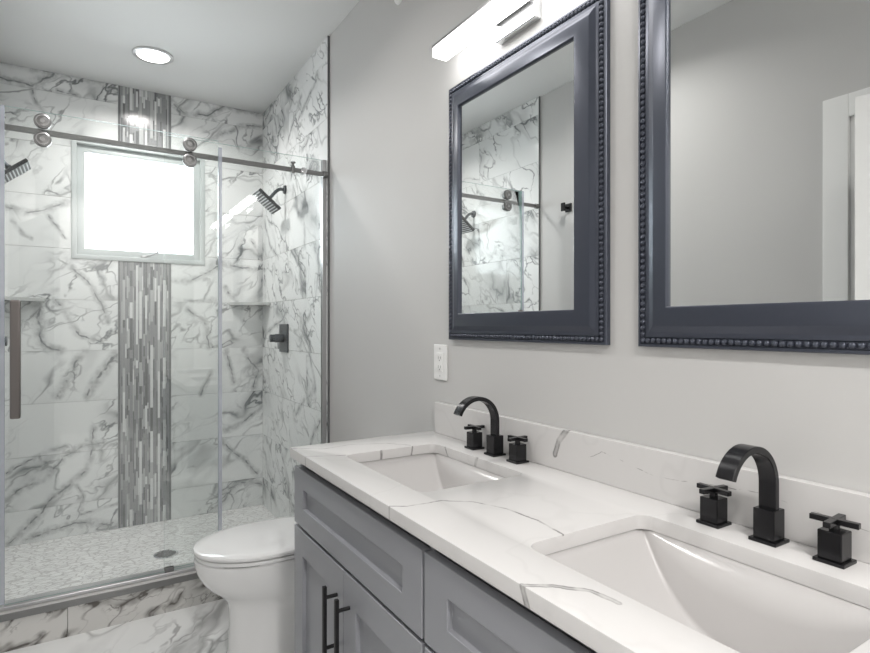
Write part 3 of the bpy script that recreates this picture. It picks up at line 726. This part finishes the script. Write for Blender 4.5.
add_box(h, hx - 0.017, hx + 0.017, YD - 0.044, YD - 0.024, 0.896, 1.357, 0.006)
hd = obj('pull_handle', h, M_warmsteel, o)
b = bmesh.new()
for z in (0.99, 1.26): add_cyl(b, (hx + 0.006, YD - 0.026, z), (hx + 0.006, YD + 0.014, z), 0.009, n=16)
obj('standoff', b, M_steel, hd, True)

o = thing('shower_screen', 'fixed clear glass shower panel against the right marble wall', 'shower screen', (-0.39, YX, 0.15))
obj('glass_panel', pane(-0.770, -0.014, YX, 0.1665, GZ1), [M_glass, M_gedge], o)
bm = bmesh.new(); add_box(bm, -0.032, -0.0105, YX - 0.012, YX - 0.005, 0.1665, GZ1); add_box(bm, -0.032, -0.0105, YX + 0.005, YX + 0.012, 0.1665, GZ1)
obj('wall_channel', bm, M_alu, o)

o = thing('shower_rail', 'brushed steel sliding door rail across the shower opening', 'rail', (-0.75, YR, 2.036))
obj('bar', box(XL + 0.022, -0.032, YR - 0.005, YR + 0.005, 2.024, 2.047, 0.002), M_steel, o)
for xx in ((XL + 0.0105, XL + 0.035), (-0.035, -0.0105)):
    bm = bmesh.new(); add_cyl(bm, (xx[0], YR, 2.0355), (xx[1], YR, 2.0355), 0.0165, n=24, bev=0.001); obj('end_mount', bm, M_steel, o, True)
for x in (-0.190, -1.345):
    bm = bmesh.new(); add_box(bm, x - 0.009, x + 0.009, YR - 0.0095, YR + 0.008, 2.018, 2.056, 0.002); add_cyl(bm, (x, YR - 0.001, 2.056), (x, YR - 0.001, 2.068), 0.006, n=14); add_cyl(bm, (x, YR - 0.001, 2.068), (x, YR - 0.001, 2.075), 0.0125, n=18, bev=0.001)
    obj('door_stop', bm, M_steel, o, True)
bm = bmesh.new(); add_cyl(bm, (-0.138, YR - 0.020, 2.0355), (-0.138, YX - 0.0045, 2.0355), 0.016, n=24, bev=0.001); obj('glass_standoff', bm, M_chrome, o, True)

bm = bmesh.new(); add_box(bm, XL + 0.0105, -0.0105, 2.732, 2.790, 0.1492, 0.166, 0.003)
tag(obj('shower_threshold', bm, M_alu), 'aluminium threshold track lying on top of the shower curb', 'threshold')
bm = bmesh.new(); add_box(bm, -0.772, -0.735, 2.7335, 2.7370, 0.1662, 0.186, 0.001); add_box(bm, -0.772, -0.735, 2.7470, 2.752, 0.1662, 0.186, 0.001); add_box(bm, -0.772, -0.735, 2.7335, 2.752, 0.1662, 0.1692, 0.001)
tag(obj('door_guide', bm, M_steel), 'small steel glass guide block standing on the shower threshold', 'guide')

# ------------------------------------------------------------------ shower fittings
M_nozzle = material('pale_silicone_nozzles', (0.62, 0.64, 0.65), 0.5)
M_head = material('dark_spray_face', (0.03, 0.034, 0.038), 0.4, 0.3)
def shower_head(wx, s, label):
    """wx: wall face; s: +1 when the head points towards -x"""
    y = 3.468; o = thing('wall_shower', label, 'shower head', (wx, y, 2.105), 'square shower heads')
    obj('flange', cyl((wx - s*0.0005, y, 2.105), (wx - s*0.012, y, 2.105), 0.028, 0.024, 28, 0.002), M_gun, o, True)
    pts = [(0.010, 0.0), (0.026, 0.001), (0.040, -0.003), (0.052, -0.011), (0.063, -0.022), (0.080, -0.042), (0.0945, -0.060)]
    bm = bmesh.new(); sweep(bm, [Vector((wx - s*a, y, 2.105 + b)) for a, b in pts], circle_prof(0.0105, 16)); obj('arm', bm, M_gun, o, True)
    R = Matrix.Translation((wx - s*0.117, y, 2.018)) @ Matrix.Rotation(s*math.radians(40), 4, 'Y')
    t = bmesh.new(); add_box(t, -0.082, 0.082, -0.082, 0.082, -0.009, 0.009, 0.003); add_cyl(t, (0, 0, 0.006), (0, 0, 0.035), 0.020, 0.014, 20)
    bm = bmesh.new(); merge(bm, t, R); hd = obj('spray_plate', bm, M_head, o)
    t = bmesh.new()
    for k in range(9): add_box(t, -0.0735 + 0.0172*k, -0.0670 + 0.0172*k, -0.070, 0.070, -0.0115, -0.008, 0.001)
    bm = bmesh.new(); merge(bm, t, R); obj('nozzle_strips', bm, M_nozzle, hd)
shower_head(-TT, 1, 'square dark shower head on the right marble shower wall')
shower_head(XL + TT, -1, 'square dark shower head on the left shower wall')
def valve(wx, s, label):
    y, z = 3.485, 1.180; o = thing('shower_valve', label, 'shower valve', (wx, y, z), 'shower valve trims')
    a, b = sorted((wx - s*0.0005, wx - s*0.010)); bm = bmesh.new(); add_box(bm, a, b, y - 0.085, y + 0.085, z - 0.088, z + 0.088, 0.0025); obj('trim_plate', bm, M_gun, o)
    bm = bmesh.new(); add_cyl(bm, (wx - s*0.008, y, z), (wx - s*0.060, y, z), 0.027, n=28, bev=0.002); add_cyl(bm, (wx - s*0.058, y, z), (wx - s*0.092, y, z), 0.024, n=28, bev=0.003)
    lv = obj('knob', bm, M_gun, o, True)
    bm = bmesh.new(); a, b = sorted((wx - s*0.062, wx - s*0.084)); add_box(bm, a, b, y - 0.075, y - 0.01, z - 0.009, z + 0.009, 0.003); obj('lever', bm, M_gun, lv)
valve(-TT, 1, 'square dark shower valve with lever on the right marble wall')
valve(XL + TT, -1, 'dark shower valve on the left shower wall, only its knob showing')
def shelf(pts, label):
    bm = bmesh.new(); loft(bm, [[Vector((x, y, 1.397)) for x, y in pts], [Vector((x, y, 1.417)) for x, y in pts]])
    bmesh.ops.bevel(bm, geom=list(bm.edges), offset=0.002, segments=2, affect='EDGES', profile=0.5)
    tag(obj('corner_shelf', bm, M_shelf), label, 'shelf', 'stone corner shelves')
shelf([(-TT, YB - 0.0008), (-0.235, YB - 0.0008), (-0.235, YB - 0.02), (-0.03, 3.795), (-TT, 3.795)], 'stone corner shelf in the right corner of the shower')
shelf([(XL + TT, YB - 0.0008), (-1.270, YB - 0.0008), (-1.270, YB - 0.02), (XL + 0.03, 3.795), (XL + TT, 3.795)], 'stone corner shelf at the left end of the shower back wall')
o = thing('shower_drain', 'round chrome drain in the white pebble shower floor', 'drain', (-0.693, 3.404, 0.0))
bm = bmesh.new(); P = [(0.062, 0.0), (0.062, 0.004), (0.050, 0.005), (0.049, 0.002)]
loft(bm, [[Vector((-0.693 + r*math.cos(2*math.pi*k/40), 3.404 + r*math.sin(2*math.pi*k/40), z)) for k in range(40)] for r, z in P], True, False, False); obj('rim', bm, M_chrome, o, True)
bm = bmesh.new(); add_cyl(bm, (-0.693, 3.404, 0.0003), (-0.693, 3.404, 0.0022), 0.050, n=40); obj('grate', bm, M_gun, o)
bm = bmesh.new()
for k in range(-3, 4):
    w = math.sqrt(0.047**2 - (k*0.012)**2); add_box(bm, -0.693 - w, -0.693 + w, 3.404 + k*0.012 - 0.003, 3.404 + k*0.012 + 0.003, 0.002, 0.0042, 0.001)
obj('grate_bars', bm, M_steel, o)

# ------------------------------------------------------------------ toilet
TY = 2.190
tl = thing('toilet', 'white elongated toilet with closed lid between vanity and shower', 'toilet', (-0.37, TY, 0))
def egg(front, back, b, z, ex=2.0, n=64, cfrac=0.50):
    """closed plan outline: elliptical front, squarer back"""
    cx = front + (back - front)*cfrac; out = []
    for k in range(n):
        a = 2*math.pi*k/n; c, s = math.cos(a), math.sin(a)
        if c < 0: x = cx + (cx - front)*c; yy = b*s
        else: x = cx + (back - cx)*abs(c)**(2/3.4); yy = b*math.copysign(abs(s)**(2/2.6), s)
        out.append(Vector((x, TY + yy, z)))
    return out
secs = [(0.000, -0.628, 0.120), (0.012, -0.628, 0.120), (0.05, -0.617, 0.117), (0.15, -0.613, 0.116), (0.205, -0.615, 0.120), (0.235, -0.625, 0.128), (0.262, -0.650, 0.142), (0.29, -0.684, 0.158), (0.32, -0.708, 0.169), (0.35, -0.724, 0.178), (0.38, -0.733, 0.183), (0.400, -0.735, 0.185), (0.4065, -0.730, 0.181)]
bm = bmesh.new(); loft(bm, [egg(f, -0.040, b, z, cfrac=0.45) for z, f, b in secs]); obj('bowl', bm, M_ceramic, tl, True)
def slab_egg(f, bk, b, z0, z1, r, dome=0.0, cfrac=0.5):
    L = [egg(f + r, bk - r, b - r, z0, cfrac=cfrac), egg(f + r*0.3, bk - r*0.3, b - r*0.3, z0 + r*0.25, cfrac=cfrac), egg(f, bk, b, z0 + r, cfrac=cfrac), egg(f, bk, b, z1 - r, cfrac=cfrac), egg(f + r*0.3, bk - r*0.3, b - r*0.3, z1 - r*0.3, cfrac=cfrac), egg(f + r, bk - r, b - r, z1, cfrac=cfrac)]
    if dome:
        for k in range(1, 7):
            u = k/7; i = r + (b - r)*u; L.append(egg(f + r + (0.235 - r)*u, bk - r - (0.235 - r)*u, b - i, z1 + dome*(1 - (1 - u)**2), cfrac=cfrac))
    bm = bmesh.new(); loft(bm, L); return bm
obj('seat', slab_egg(-0.733, -0.235, 0.187, 0.4105, 0.4235, 0.003), M_ceramic, tl, True)
obj('lid', slab_egg(-0.738, -0.225, 0.191, 0.4275, 0.4450, 0.007, 0.008), M_ceramic, tl, True)
M_gap = material('dark_seat_gap', (0.10, 0.10, 0.10), 0.6)
bm = bmesh.new(); loft(bm, [egg(-0.722, -0.24, 0.173, z) for z in (0.404, 0.430)]); obj('seat_gap_shade', bm, M_gap, tl)  # dark core paints the shade in the gaps around the seat
bm = bmesh.new(); add_box(bm, -0.225, -0.012, TY - 0.195, TY + 0.195, 0.36, 0.675, 0.025, 4); obj('tank', bm, M_ceramic, tl, True)
bm = bmesh.new(); add_box(bm, -0.235, -0.006, TY - 0.203, TY + 0.203, 0.677, 0.705, 0.010, 3); obj('tank_lid', bm, M_ceramic, tl, True)
bm = bmesh.new(); add_cyl(bm, (-0.12, TY, 0.704), (-0.12, TY, 0.710), 0.022, n=28, bev=0.001); obj('flush_button', bm, M_chrome, tl, True)
for s in (-1, 1): obj('screw_cap', cyl((-0.31, TY + s*0.105, 0.255), (-0.31, TY + s*0.1285, 0.255), 0.008, n=16), M_alu, tl, True)
